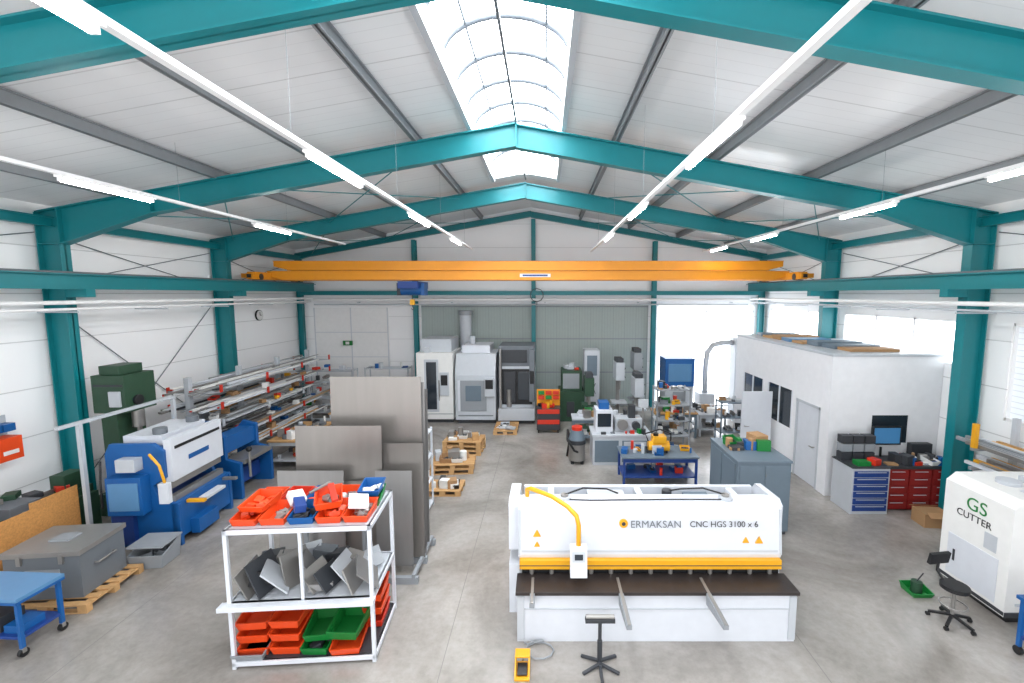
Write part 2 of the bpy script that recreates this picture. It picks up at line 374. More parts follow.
# ------------------------------------------------------------------ guillotine shear
b=B('guillotine_shear',(1.6,6.0,0))
b.box(-2,2,0.02,.55,.0,.74,WHITE); b.box(-2,2,.55,1.6,.25,.70,LGREY)
b.box(-2.0,-1.9,0,.02,.04,.70,LGREY); b.box(1.9,2.0,0,.02,.04,.70,LGREY); b.box(-1.9,1.9,.005,.02,.5,.515,LGREY)
b.box(-2.02,2.02,-.03,.42,.74,.79,TABLE)
for i in range(26): 
    for j in (.06,.2): b.cyl((-1.9+i*.152,j,.79),(-1.9+i*.152,j,.794),.012,DGREY,8)
b.box(-1.95,1.95,.44,.9,.74,.9,BLACK)
b.box(-1.98,1.94,.34,.50,.90,1.04,YELL); b.box(-1.98,1.94,.33,.34,.955,.965,DGREY)
for i in range(13): b.cyl((-1.8+i*.3,.42,.79),(-1.8+i*.3,.42,.90),.035,STEEL,8)
b.prism([(.42,1.04),(.40,1.10),(.48,1.78),(.54,1.83),(.85,1.83),(.85,1.0),(.5,1.0)],0,-2.0,1.96,WHITE)
for x in (-2.0,1.93): b.prism([(.385,1.10),(.465,1.78),(.49,1.78),(.40,1.10)],0,x,x+.03,LGREY)
b.prism([(.388,1.14),(.392,1.17),(.40,1.17),(.40,1.14)],0,-1.95,1.9,LGREY)
for x0,x1 in ((-2.16,-2.0),(1.96,2.06)):
    b.prism([(.62,0),(1.7,0),(1.7,1.4),(1.35,1.8),(.72,1.83),(.62,1.75),(.62,1.05),(.95,.98),(.95,.85),(.62,.8)],0,x0,x1,WHITE)
b.box(-1.95,1.9,.85,1.4,1.45,1.5,MGREY); b.box(-1.95,1.9,1.32,1.4,1.1,1.76,WHITE); b.box(-1.95,1.9,.85,.89,1.45,1.82,WHITE)
for x in (-1.55,-.1,1.45): b.box(x,x+.1,.89,1.32,1.5,1.74,WHITE)
for x in (-1.3,1.2): b.cyl((x,.7,1.83),(x,.7,1.88),.1,LGREY,18); b.cyl((x,.7,1.88),(x,.7,1.91),.06,STEEL,14)
b.box(-.9,-.3,.95,1.25,1.5,1.74,LGREY); b.cyl((.4,1.1,1.5),(.4,1.1,1.8),.08,DGREY,14); b.box(.7,1.1,.95,1.25,1.5,1.7,BGREY)
b.tube([(-1.3,.7,1.9),(-1.0,.85,1.94),(-.6,1.0,1.86),(-.4,1.1,1.74)],.014,BLACK,6)
b.tube([(1.2,.7,1.9),(.9,.85,1.94),(.6,1.0,1.86),(.4,1.1,1.78)],.014,BLACK,6)
b.tube([(-1.3,.65,1.85),(-.9,.63,1.845),(.3,.66,1.845),(1.2,.65,1.85)],.01,BLACK,6)
for x,l in ((-.52,.62),(.72,.62),(-1.78,.22)):
    b.prism([(-.04-l,.72),(-.04,.62),(-.03,.78),(-.04-l,.78)],0,x-.035,x+.035,GREY); b.box(x-.02,x+.02,-.04-l,.3,.785,.80,STEEL)
def tri(x,z,s_,m1):
    yy=lambda zz:.40+.08*(zz-1.1)/.68-.012
    b.prism([(x-s_,z-s_*.8),(x+s_,z-s_*.8),(x,z+s_)],1,yy(z-s_)-.006,yy(z+s_)+.004,m1)
tri(-1.72,1.42,.06,YELL); tri(1.62,1.32,.06,YELL); tri(1.42,1.32,.05,YELL); tri(-1.72,1.26,.045,YELL)
b.cyl((-.42,.425,1.57),(-.42,.46,1.57),.065,YELL,20); b.cyl((-.42,.418,1.57),(-.42,.44,1.57),.03,DGREY,14)
pts=[(-1.88,.8,1.83),(-1.88,.78,1.95),(-1.82,.7,2.0),(-1.5,.45,1.99),(-1.27,.22,1.94),(-1.15,.12,1.85),(-1.12,.1,1.72),(-1.12,.1,1.42)]
b.tube(pts,.035,YELL,10)
b.cb((-1.12,.08,1.20),(.24,.11,.44),WHITE,(-8,0,0)); b.cb((-1.12,.018,1.29),(.18,.01,.14),LGREY,(-8,0,0)); b.cb((-1.12,.012,1.29),(.12,.01,.08),GLASSD,(-8,0,0)); b.cb((-1.12,.03,1.10),(.18,.01,.14),LGREY,(-8,0,0))
for i in range(3):
    for j in range(2): b.cyl((-1.18+i*.06,.035,1.12-j*.06),(-1.18+i*.06,.018,1.12-j*.06),.015,[RED,GREEN,YELL][i],8)
sh=b.done(.008)
text('ERMAKSAN',.15,(-.32,.415,1.515),(83,0,0),MGREY,sh,'label_1'); text('CNC HGS 3100 x 6',.125,(.57,.415,1.525),(83,0,0),BLACK,sh,'label_2')

b=B('roller_stand',(.74,5.62,0))
b.box(-.2,.2,-.04,.04,.62,.67,DGREY); b.cyl((-.19,0,.69),(.19,0,.69),.03,STEEL,12); b.cyl((0,0,.03),(0,0,.62),.025,DGREY,10); b.cyl((0,0,.03),(0,0,.35),.035,DGREY,10)
b.beam((0,0,.05),(0,-.32,.02),.04,.03,DGREY)
b.beam((-.24,.12,.02),(0,0,.05),.04,.03,DGREY); b.beam((.24,.12,.02),(0,0,.05),.04,.03,DGREY); b.beam((-.24,-.18,.02),(0,-.05,.05),.04,.03,DGREY); b.beam((.24,-.18,.02),(0,-.05,.05),.04,.03,DGREY)
b.done(.004)
b=B('foot_pedal',(-.3,5.5,0)); b.box(-.1,.1,-.16,.14,0,.03,YELL)
b.prism([(-.16,.03),(.14,.03),(.14,.2),(.02,.22),(-.06,.12)],0,-.1,-.08,YELL); b.prism([(-.16,.03),(.14,.03),(.14,.2),(.02,.22),(-.06,.12)],0,.08,.1,YELL)
b.box(-.1,.1,.0,.14,.19,.215,YELL); b.cb((0,-.04,.07),(.13,.16,.02),BLACK,(15,0,0))
pp=[(0,.14,.03),(.0,.3,.015)]+[(.22+.2*math.cos(a),.32+.16*math.sin(a),.015+.003*i) for i,a in enumerate([math.pi-k*math.pi/5 for k in range(14)])]+[(.05,.45,.012),(.0,.49,.012)]
b.tube(pp,.012,GREY,6)
b.done(.004)

# ------------------------------------------------------------------ bin shelf
b=B('storage_shelf',(-4.18,5.52,0),4); W,D=1.88,1.1; ZM=.95; ZT=1.95
for x in (0,W-.05):
    for y in (0,D-.05): b.box(x,x+.05,y,y+.05,0.0,ZT,WHITE)
for x in (W*.5,): b.box(x,x+.04,0.005,.045,ZM,ZT-.06,WHITE)
for z in (.10,ZM,ZT):
    for y in (0,D-.05): b.box(0,W,y,y+.05,z-.06,z,WHITE)
    for x in (0,W-.05): b.box(x,x+.05,0,D,z-.06,z,WHITE)
    b.box(.02,W-.02,.02,D-.02,z-.02,z,DGREY if z<.5 else LGREY)
b.box(-.08,W+.02,-.1,.03,ZM-.06,ZM,WHITE)
for i in range(5):
    for j in range(2):
        b.bin((.22+i*.36,.32+j*.45,ZT+.001),.33,.44,.16,[BORANGE,BORANGE,BLUE,BORANGE,BORANGE][i] if j==0 else [BORANGE,RED,BLUE,BORANGE,GREEN][i],R.uniform(-6,6),inner=[BORANGE,STEEL,DGREY][(i+j)%3])
b.bin((1.2,.4,ZT+.16),.34,.46,.16,BORANGE,20,inner=STEEL); b.bin((.3,.4,ZT+.15),.34,.44,.14,BORANGE,-6,inner=BORANGE)
b.cb((1.62,.35,ZT+.19),(.26,.28,.06),PAPER,(10,12,20)); b.cb((.85,.3,ZT+.19),(.14,.28,.1),DBLUE,(5,8,30)); b.bin((1.68,.75,ZT+.15),.3,.36,.14,BLUE,0,inner=PAPER)
b.cb((1.3,.3,ZT+.35),(.08,.34,.04),RED,(20,0,30)); b.cb((.72,.5,ZT+.2),(.2,.2,.1),PAPER,(30,10,50)); b.cb((1.05,.5,ZT+.34),(.3,.05,.02),STEEL,(0,-10,50))
for i in range(10):
    x=.2+i*.17; y=R.uniform(.2,.5); h=R.uniform(.3,.5)
    b.cb((x,y,ZM+.04+h/2*math.sin(math.radians(60))),(.02,.45,h),[STEEL,DGREY,LGREY,STEEL,SHEET2][i%5],(R.uniform(-10,10),R.uniform(-45,-15),R.uniform(-20,20)))
for i in range(7):
    b.cb((.2+i*.24,R.uniform(.65,.95),ZM+.14),(.3,.2,.2),[DGREY,STEEL,LGREY,MGREY][i%4],(0,R.uniform(-20,20),R.uniform(-30,30)))
b.cb((.3,.3,ZM+.2),(.24,.3,.22),BLACK,(0,25,20)); b.cb((1.1,.25,ZM+.09),(.3,.3,.1),SHEET2,(0,10,20)); b.cb((.16,.25,ZM+.15),(.1,.26,.25),DGREY,(10,-10,-20))
for z in (.1,.29,.48):
    b.bin((.22,.34,z),.4,.5,.2,BORANGE,2); b.bin((.66,.34,z),.4,.5,.2,BORANGE,-2)
b.bin((.2,.3,.1),.42,.6,.17,GREY,0)
b.bin((1.06,.3,.1),.36,.5,.18,GREEN,-4,inner=DGREY); b.bin((1.06,.34,.27),.36,.5,.18,GREEN,4); b.bin((1.45,.3,.1),.4,.56,.18,BORANGE,3); b.bin((1.44,.32,.29),.42,.52,.22,GREEN,-6)
b.bin((1.68,.75,.29),.28,.44,.2,BORANGE,0); b.bin((1.68,.75,.1),.28,.44,.18,RED,0); b.bin((1.68,.75,.5),.28,.44,.2,BORANGE,0)
for z in (.1,.29,.48): b.bin((.3,.8,z),.4,.42,.18,RED,0); 
b.done(.004)

b=B('sheet_metal_rack',(-4.1,7.3,0))
for y in (0,.6,1.2): b.box(-.1,1.9,y,y+.08,0,.12,GREY); b.beam((.0,y+.04,.1),(.0,y+.04,1.3),.06,.06,GREY); b.beam((1.0,y+.04,.1),(1.0,y+.04,1.0),.06,.06,GREY)
b.box(0,.06,0,1.28,.12,.18,GREY); b.box(1.8,1.86,0,1.28,.12,.18,GREY)
def sheet(x0,x1,y,z1,m,t=.008,lean=2.0,rz=0):
    b.cb(((x0+x1)/2,y,(.16+z1)/2),(x1-x0,t,z1-.16),m,(-lean,0,rz))
sheet(-.33,1.2,.42,2.68,SHEET); sheet(-.2,1.17,.5,2.45,SHEET2); sheet(-.55,.6,.2,1.95,SHEET2); sheet(-.5,.9,.3,1.72,SHEET)
sheet(.12,1.80,.85,3.48,SHEET); sheet(.3,1.84,.93,3.36,SHEET2); sheet(.2,1.82,1.02,3.3,SHEET,rz=-1); sheet(.25,1.85,1.12,3.2,SHEET2,rz=-2)
sheet(1.1,1.75,.32,1.9,SHEET2); sheet(1.2,1.88,.7,1.5,SHEET2); sheet(1.15,1.88,.6,2.3,SHEET)
b.done()

# ------------------------------------------------------------------ left side machines
b=B('press_brake',(-8.55,8.45,0),3)
prof=[(0,0),(1.3,0),(1.3,.85),(.95,.95),(.85,1.25),(1.1,1.4),(1.1,1.95),(.9,2.1),(.1,2.1),(0,1.9)]
LB=1.62
for y0 in (0,LB-.08): b.prism(prof,1,y0,y0+.08,BLUE)
b.box(1.06,1.2,.06,LB-.06,1.3,2.16,WHITE); b.box(1.2,1.215,.15,LB-.15,1.94,2.0,BLACK); b.box(1.2,1.21,.5,1.1,1.6,1.7,BLUE)
b.box(.1,1.06,.1,LB-.1,1.5,2.0,BLUE); b.box(.2,.95,.2,LB-.2,2.0,2.2,WHITE); b.cyl((.8,.35,2.2),(.8,.35,2.32),.12,MGREY,14); b.cyl((.8,1.25,2.2),(.8,1.25,2.32),.12,MGREY,14)
b.box(1.08,1.15,.08,LB-.08,1.15,1.3,STEEL); b.box(1.06,1.18,.08,LB-.08,.85,1.0,STEEL)
b.box(1.15,1.28,.0,LB,.15,.88,BLUE); b.box(.1,.9,.1,LB-.1,.1,.9,DBLUE)
b.box(1.3,1.65,.2,.28,.8,.86,YELL) ; b.box(1.3,1.6,1.3,1.38,.8,.86,STEEL); b.box(1.33,1.5,.5,1.1,.72,.78,WHITE); b.box(1.28,1.45,.3,.9,.1,.4,BLUE)
b.box(.15,.8,-.22,0,.75,1.5,BLUE); b.box(.2,.75,-.235,-.22,.85,1.4,PBLUE); b.box(.35,.7,-.2,0,1.6,1.85,LGREY)
b.tube([(.9,-.02,1.8),(1.0,-.2,1.95),(1.2,-.25,1.75),(1.25,-.22,1.4)],.025,YELL,8); b.box(1.16,1.34,-.28,-.18,1.0,1.4,WHITE)
b.tube([(.0,-.1,1.8),(.1,-.25,1.4),(.05,-.2,.9)],.02,BLACK,6); b.box(.1,.5,-.1,0,.1,.7,DBLUE)
b.done(.01)
b=B('folding_machine',(-8.3,10.55,0))
pf=[(0,0),(.9,0),(.9,.9),(.55,1.0),(.55,1.55),(.2,1.65),(0,1.4)]
b.prism(pf,1,0,.1,BLUE); b.prism(pf,1,1.2,1.3,BLUE)
b.box(.1,.5,.1,1.2,1.1,1.5,BLUE); b.box(.4,.95,.1,1.2,.85,.95,STEEL); b.box(.2,.6,.1,1.2,.2,.6,DBLUE); b.cyl((1.0,.2,.5),(1.0,.2,1.2),.03,STEEL); b.sph((1.0,.2,1.2),.07,BLACK)
b.done(.01)

b=B('euro_pallet',(-8.5,6.5,0),4)
def pallet(b,x,y,z,w=1.2,d=.8,m=WOOD):
    for i in range(3): b.box(x,x+w,y+i*(d-.1)/2,y+i*(d-.1)/2+.1,z,z+.022,m)
    for i in range(3):
        for j in range(3): b.box(x+i*(w-.14)/2,x+i*(w-.14)/2+.14,y+j*(d-.1)/2,y+j*(d-.1)/2+.1,z+.022,z+.1,m)
    for i in range(3): b.box(x+i*(w-.14)/2,x+i*(w-.14)/2+.14,y,y+d,z+.1,z+.12,m)
    for i in range(6): b.box(x,x+w,y+i*(d-.11)/5,y+i*(d-.11)/5+.11,z+.12,z+.142,m)
pallet(b,0,0,0,1.3,1.1); b.done()
b=B('steel_chest',(-8.52,6.66,.143),6)
b.box(.0,1.1,.0,.85,.0,.72,MGREY); b.box(-.03,1.13,-.03,.88,.72,.8,STEEL); b.box(.3,.8,-.012,0,.2,.5,GREY)
for x in (.25,.85): b.box(x-.03,x+.03,-.04,0,.6,.76,STEEL)
b.tube([(1.1,.25,.45),(1.16,.25,.45),(1.16,.6,.45),(1.1,.6,.45)],.015,STEEL,6); b.box(.4,.7,.3,.55,.8,.83,GREY)
b.done(.01)
b=B('plastic_crate',(-7.3,7.98,0),5); b.bin((0,0,0),.6,.5,.42,GREY,0,inner=MGREY); b.box(-.31,.31,-.27,.27,.4,.43,GREY); b.done(.006)
b=B('workshop_trolley',(-8.2,5.75,0),-3)
b.box(0,1.02,0,.6,.82,.87,PBLUE); b.box(0,1.02,0,.03,.78,.82,BLUE); b.box(.99,1.02,0,.6,.78,.82,BLUE)
for x in (.03,.94):
    for y in (.03,.52): b.box(x,x+.05,y,y+.05,.12,.82,BLUE); b.cyl((x+.0,y+.025,.06),(x+.05,y+.025,.06),.06,BLACK,14); b.box(x-.005,x+.055,y,y+.05,.06,.13,STEEL)
b.box(.04,.98,.04,.56,.25,.29,DBLUE); b.box(.2,.6,.1,.4,.29,.5,DGREY); b.box(.65,.9,.1,.4,.29,.4,BLUE)
b.done(.005)
b=B('osb_partition',(-9.0,6.2,0)); b.box(0,.02,0,2.1,.02,1.25,OSB); b.box(0,.02,1.3,2.1,1.25,1.36,OSB)
for y in (0.05,1.1,2.0): b.box(-.08,0,y,y+.06,0,1.1,WOOD)
b.done()
b=B('lathe',(-10.0,6.0,0))
b.box(0,.6,0,1.0,0,.9,DGREEN); b.box(0,.6,2.5,3.1,0,.9,DGREEN); b.box(.1,.5,0,3.1,.9,1.05,DGREEN); b.box(.05,.6,0,.8,1.05,1.5,DGREEN); b.cyl((.3,.8,1.3),(.3,1.0,1.3),.18,STEEL,20)
b.box(.15,.45,2.6,3.0,1.05,1.4,DGREEN); b.box(.0,.65,1.5,2.0,1.05,1.25,MGREY); b.box(.2,.22,.2,3.0,.95,1.15,STEEL); b.cyl((.62,.3,1.3),(.66,.3,1.3),.08,BLACK); b.cyl((.65,1.7,1.0),(.7,1.7,1.0),.12,STEEL,16)
b.box(.1,.5,1.0,2.5,.2,.28,GREY)
for i in range(8): b.cb((R.uniform(.1,.5),.2+i*.35,1.55 if i<2 else 1.3 if 3<i<6 else 1.15),(.2,.25,.1),[STEEL,DGREEN,DGREY,RED][i%4],(0,0,R.uniform(0,90)))
b.done(.012)
b=B('milling_machine',(-10.05,9.7,0))
b.box(0,.8,0,1.0,0,.5,DGREEN); b.prism([(0.1,.5),(.5,.5),(.45,2.3),(.1,2.3)],1,.15,.85,DGREEN); b.box(0.0,.72,.1,.9,2.35,3.2,DGREEN); b.box(.1,.55,.2,.8,3.2,3.4,DGREEN)
b.box(.25,.82,0,1.0,1.2,1.34,STEEL); b.box(.4,.8,.25,.8,.5,1.2,DGREEN); b.cyl((.62,.5,2.35),(.62,.5,1.95),.12,STEEL,16); b.cyl((.62,.5,1.95),(.62,.5,1.65),.05,STEEL,10)
b.box(.4,.65,.05,.1,2.5,2.85,LGREY); b.box(.05,.7,.08,.1,2.95,3.0,DGREY); b.cyl((.72,.4,2.6),(.78,.4,2.6),.12,BLACK,18)
b.done(.015)
b=B('wall_bin_box',(XL+.02,8.35,1.75)); b.box(0,.35,0,.42,0,.45,BORANGE); b.box(0,.03,0,.45,.45,.85,LGREY); b.box(.03,.25,.0,.2,.55,.7,BLUE); b.box(.03,.25,.22,.42,.55,.7,BLUE); b.box(.35,.36,.08,.34,.12,.2,PAPER)
b.done(.01)
b=B('post_and_rail'); 
b.box(-8.84,-8.77,8.25,8.32,0,2.55,LGREY); b.box(-8.84,-8.77,7.9,10.5,2.55,2.61,LGREY); b.box(-8.84,-8.77,10.4,10.47,0,2.55,LGREY); b.done()

MIX=[RED,BLUE,LGREY,DGREY,STEEL,PAPER,GREEN,CARD,YELL,MGREY]
GREYS=[LGREY,DGREY,STEEL,PAPER,MGREY,WHITE,CARD]
b=B('cantilever_rack',(-9.75,11.4,0))
ZL=(.7,1.15,1.6,2.05,2.5)
for i in range(4):
    y=i*1.95; b.box(.45,.57,y,y+.12,0,2.85,LGREY); b.box(-.0,1.3,y,y+.12,0,.12,LGREY)
    for z in ZL:
        b.prism([(.57,z-.1),(1.35,z-.03),(1.35,z),(.57,z)],1,y+.02,y+.1,LGREY); b.box(1.35,1.38,y+.02,y+.1,z-.03,z+.16,RED if z!=1.6 else LGREY); b.box(.0,.45,y+.02,y+.1,z-.06,z,GREY); b.box(-.03,0,y+.02,y+.1,z-.06,z+.09,RED)
for z in ZL:
    x=.05
    while x<1.3:
        w=R.uniform(.03,.08)
        if not(.4<x+w/2<.62):
            y0=R.uniform(-.6,.1); ym=[STEEL,WHITE,GREY,SHEET2,DGREY,WHITE,PAPER][R.randrange(7)]; zz=z+.002
            for lay in range(R.randrange(1,4)):
                h=R.uniform(.02,.06); ln=R.uniform(2.0,6.3); ys=y0+R.uniform(0,6.4-ln) if lay else y0
                b.box(x,x+w,ys,ys+ln,zz,zz+h,ym); zz+=h+.001; ym=[STEEL,WHITE,LGREY,WOOD,SHEET2,PAPER][R.randrange(6)]
            if R.random()<.35: b.box(x,x+w,y0-.012,y0+.03,z+.002,z+.04,RED)
        x+=w+.015
for z in ZL[:4]: 
    for k in range(4): clutter(b,.62,1.32,.15+k*1.6,1.4+k*1.6,z+.1,3,MIX,.1,.22)
b.done()
def bench(name,x,y,w,d,h,top,leg,n,ms,rz=0,shelf=True,s1=.28):
    b=B(name,(x,y,0),rz); b.box(0,w,0,d,h-.05,h,top)
    for i in (0.03,w-.09):
        for j in (.03,d-.09): b.box(i,i+.06,j,j+.06,0,h-.05,leg)
    b.box(.05,w-.05,.04,.07,h-.16,h-.05,leg); b.box(.05,w-.05,d-.07,d-.04,h-.16,h-.05,leg)
    if shelf: b.box(.04,w-.04,.05,d-.05,.22,.26,leg); clutter(b,.08,w-.08,.08,d-.08,.26,max(3,n//2),ms,.1,.26)
    clutter(b,.04,w-.04,.04,d-.04,h,n,ms,.06,s1); return b.done(.004)
bench('workbench',-7.9,12.4,1.0,2.0,.85,WOOD,LGREY,24,MIX+GREYS)
bench('workbench',-6.6,11.6,.9,2.2,.85,WOOD,LGREY,24,GREYS+[RED])
bench('workbench',-7.5,15.2,1.6,.8,.9,WOOD,LGREY,20,MIX)
bench('workbench',-5.3,14.2,1.3,.9,.9,LGREY,LGREY,16,GREYS)
def shelving(name,x,y,w,d,h,levels,m,n,ms,rz=0):
    b=B(name,(x,y,0),rz)
    for i in (0,w-.04):
        for j in (0,d-.04): b.box(i,i+.04,j,j+.04,0,h,m)
    for k in range(levels):
        z=.12+k*(h-.16)/(levels-1); b.box(0,w,0,d,z-.03,z,m); clutter(b,.06,w-.06,.04,d-.04,z,n,ms,.08,.26)
    return b.done()
shelving('storage_rack',-9.9,18.2,2.0,.6,1.9,4,LGREY,6,[LGREY,PAPER,WHITE,GREY])
shelving('storage_rack',-7.4,18.2,1.8,.6,2.0,4,LGREY,6,[LGREY,PAPER,WHITE,BLUE])
shelving('storage_rack',-3.0,9.4,.35,.9,1.9,4,WHITE,4,[PAPER,PAPER,LGREY,CARD])
b=B('stacked_pallets',(-3.2,12.0,0),5)
pallet(b,0,0,0,1.2,.8); pallet(b,.03,0,.143,1.2,.8); clutter(b,.1,1.1,.1,.7,.286,12,[PAPER,CARD,STEEL,PAPER,WOOD,LGREY],.12,.35); b.done()
b=B('stacked_pallets',(-3.2,13.6,0),-4)
for k in range(3): pallet(b,0,0,k*.143,1.2,.8)
clutter(b,.1,1.1,.1,.7,.43,10,[PAPER,CARD,STEEL,WOOD,LGREY],.12,.35); b.done()
b=B('stacked_pallets',(-3.0,10.7,0)); pallet(b,0,0,0,.9,.7); clutter(b,.05,.85,.05,.65,.143,10,[PAPER,CARD,STEEL,BLACK,PAPER],.12,.3); b.done()
b=B('pallet_with_papers',(-1.85,15.6,0)); pallet(b,0,0,0,.85,1.2); clutter(b,.1,.8,.1,1.0,.143,6,[PAPER,PAPER,LGREY],.2,.35,.3); b.done()

# ------------------------------------------------------------------ CNC machines
b=B('machining_center',(-4.95,17.1,0))
b.box(.05,1.35,.1,1.8,0,.15,DGREY); b.box(0,1.4,0,1.85,.15,2.75,PAPER); b.box(.1,1.3,.3,1.8,2.75,3.25,LGREY); b.box(.3,.85,-.02,0,.45,2.5,LGREY); b.box(.38,.77,-.03,-.02,.55,2.4,GLASSD)
b.box(.9,1.25,-.06,0,1.1,2.0,LGREY); b.box(.95,1.2,-.08,-.06,1.5,1.9,BLACK); b.box(.3,.5,.1,.3,2.75,2.95,LGREY); b.box(.85,.88,-.06,0,.9,1.7,STEEL)
b.box(0,1.4,-.01,0,.35,.38,GREY); b.done(.03)
b=B('machining_center',(-3.45,17.0,0))
b.box(.05,1.5,.1,1.8,0,.15,DGREY); b.prism([(0,.15),(0,1.9),(.3,2.7),(1.85,2.7),(1.85,.15)],0,0,1.55,LGREY); b.box(.2,1.2,-.02,.0,.5,1.7,GREY); b.box(.4,1.0,-.04,-.01,.9,1.5,BGREY)
b.box(.2,1.3,.5,1.8,2.7,3.0,WHITE); b.box(1.15,1.5,-.15,0,1.1,1.8,LGREY); b.box(1.18,1.47,-.17,-.15,1.4,1.75,BLACK); b.cyl((.5,1.2,3.0),(.5,1.2,3.3),.12,LGREY,14)
b.box(.1,1.45,-.01,0,.3,.34,MGREY); b.box(.1,.18,-.03,0,.5,1.7,WHITE); b.done(.03)
b=B('machining_center',(-1.8,17.0,0))
b.box(.05,1.35,.1,1.8,0,.15,DGREY); b.box(0,1.4,.3,1.85,.15,2.2,LGREY); b.box(.0,1.4,.3,1.8,2.2,3.0,MGREY); b.box(.1,1.3,.27,.3,.7,2.1,BLACK); b.box(.2,.65,.2,.28,.8,2.0,DGREY); b.box(.75,1.2,.2,.28,.9,2.0,GLASSD)
b.box(0,1.4,-.1,.3,.15,.6,LGREY); b.box(1.2,1.4,-.15,.3,.9,2.9,MGREY); b.box(.1,1.1,.26,.3,2.35,2.85,DGREY)
b.cyl((.4,.24,.6),(.4,.24,1.3),.1,STEEL,14); b.box(.05,.12,.0,.3,.6,2.9,STEEL); b.box(1.22,1.38,-.17,-.15,1.6,2.1,BLACK); b.done(.02)
b=B('dust_extractor',(-3.9,19.0,0)); b.box(0,1.0,0,.5,0,2.2,LGREY); b.cyl((.5,.25,2.2),(.5,.25,4.1),.25,LGREY,18); b.cyl((.5,.25,4.1),(.5,.25,4.3),.3,GREY,18); b.box(.05,.95,-.02,0,.2,1.0,GREY); b.done(.01)

# ------------------------------------------------------------------ centre group
b=B('tool_trolley',(-.3,15.8,0))
for x in (0.05,.75):
    for y in (.05,.5): b.cyl((x,y,.06),(x+.04,y,.06),.06,BLACK,12)
b.box(0,.85,0,.6,.12,.9,DGREY); 
for k in range(4): b.box(.03,.82,-.02,0,.15+k*.19,.31+k*.19,RED if k%2 else DGREY)
b.box(0,.85,.5,.55,.9,1.5,ORANGE); clutter(b,.02,.82,.02,.48,.9,10,[RED,GREEN,YELL,RED,BLACK],.1,.26)
for k in range(3): 
    for r_ in range(2): b.box(.05+k*.27,.27+k*.27,.4,.5,1.15+r_*.18,1.28+r_*.18,[RED,GREEN,RED][(k+r_)%3])
b.done(.005)
b=B('industrial_vacuum',(.95,13.0,0)); 
for a in range(4): b.cyl((.2*math.cos(a*1.57+.8),.2*math.sin(a*1.57+.8),0),(.2*math.cos(a*1.57+.8),.2*math.sin(a*1.57+.8),.1),.05,BLACK,10)
b.cyl((0,0,.1),(0,0,.6),.24,STEEL,20); b.cyl((0,0,.6),(0,0,.72),.27,DGREY,20); b.cyl((0,0,.72),(0,0,1.0),.25,BGREY,20,.18); b.cyl((0,0,1.0),(0,0,1.1),.16,RED,16)
b.tube([(0,-.24,.4),(-.1,-.42,.5),(-.3,-.35,.8),(-.28,-.05,1.0),(-.2,.2,.7),(-.28,.25,.1)],.035,BLACK,8); b.done()
b=B('tool_grinding_machine',(1.4,12.75,0))
b.box(0,1.7,.0,.9,0,.85,LGREY); b.box(.05,.75,-.02,0,.1,.75,BGREY); b.box(.85,1.6,-.02,0,.1,.75,BGREY); b.box(-.03,1.73,-.03,.93,.85,.92,LGREY)
for k in range(4): b.box(.9,1.55,-.035,-.02,.15+k*.15,.27+k*.15,LGREY)
b.box(.1,.6,.2,.8,.92,1.6,WHITE); b.box(.15,.55,.18,.2,1.1,1.5,GLASSD); b.box(.7,1.5,.35,.8,.92,1.3,LGREY); b.cyl((.9,.3,1.15),(.9,.2,1.15),.16,STEEL,18); b.cyl((1.3,.35,1.12),(1.3,.2,1.12),.12,DGREY,18)
b.box(.2,.5,.3,.7,1.6,1.8,BLUE); b.box(1.1,1.3,.4,.6,1.3,1.7,DGREY); b.cyl((1.55,.5,.92),(1.55,.5,1.7),.03,STEEL); b.box(1.4,1.7,.45,.55,1.6,1.85,LGREY)
clutter(b,.05,1.65,.0,.25,.92,8,MIX,.06,.18); b.done(.01)
b=B('coolant_machine',(.55,17.3,0))
b.box(0,1.0,0,1.2,0,1.2,DGREEN); b.box(.1,.9,.1,1.1,1.2,2.0,DGREEN); b.box(.15,.8,.08,.1,1.3,1.9,GREY); b.box(1.0,1.6,.2,1.0,0,2.8,LGREY); b.box(1.1,1.5,.18,.2,1.8,2.6,BGREY); b.box(.3,.6,-.03,.0,.2,.8,DGREY); b.box(-.3,.0,.3,.9,0,.9,ORANGE); clutter(b,.1,.85,.2,1.0,2.0,6,[RED,ORANGE,LGREY,LGREY],.15,.3); b.done(.012)
def drill(x,y,h,m):
    b=B('pillar_drill',(x,y,0)); b.box(-.3,.3,-.35,.35,0,.12,m); b.cyl((0,.15,.1),(0,.15,h),.08,STEEL,14); b.box(-.28,.28,-.3,.2,.95,1.02,m); b.box(-.16,.16,-.4,.35,h-.75,h-.1,m); b.cyl((0,-.25,h-.75),(0,-.25,h-1.1),.05,STEEL,10); b.box(-.13,.13,-.3,.3,h-.1,h+.05,DGREY)
    for a in range(3): b.cyl((.16,-.1,h-.5),(.22,-.1+.22*math.cos(a*2.1),h-.5+.22*math.sin(a*2.1)),.015,BLACK,6)
    b.done(.01)
drill(2.75,16.6,2.6,LGREY); drill(3.5,17.1,2.9,GREY); drill(1.6,16.2,2.1,DGREEN); drill(3.25,15.6,2.2,LGREY)
bench('workbench',.9,14.5,1.9,.7,.9,LGREY,BGREY,22,MIX+GREYS)
bench('workbench',3.8,15.2,1.5,.7,.9,WOOD,BGREY,18,MIX+GREYS)
bench('workbench',5.4,15.4,1.0,1.2,.8,LGREY,LGREY,14,GREYS)
shelving('tool_shelf_trolley',3.45,13.6,1.05,.6,2.1,5,GREY,11,MIX+GREYS)
bench('welding_table',2.0,11.25,2.0,.9,.8,BGREY,DBLUE,16,[RED,BLUE,LGREY,DGREY,YELL,BLUE],s1=.26)
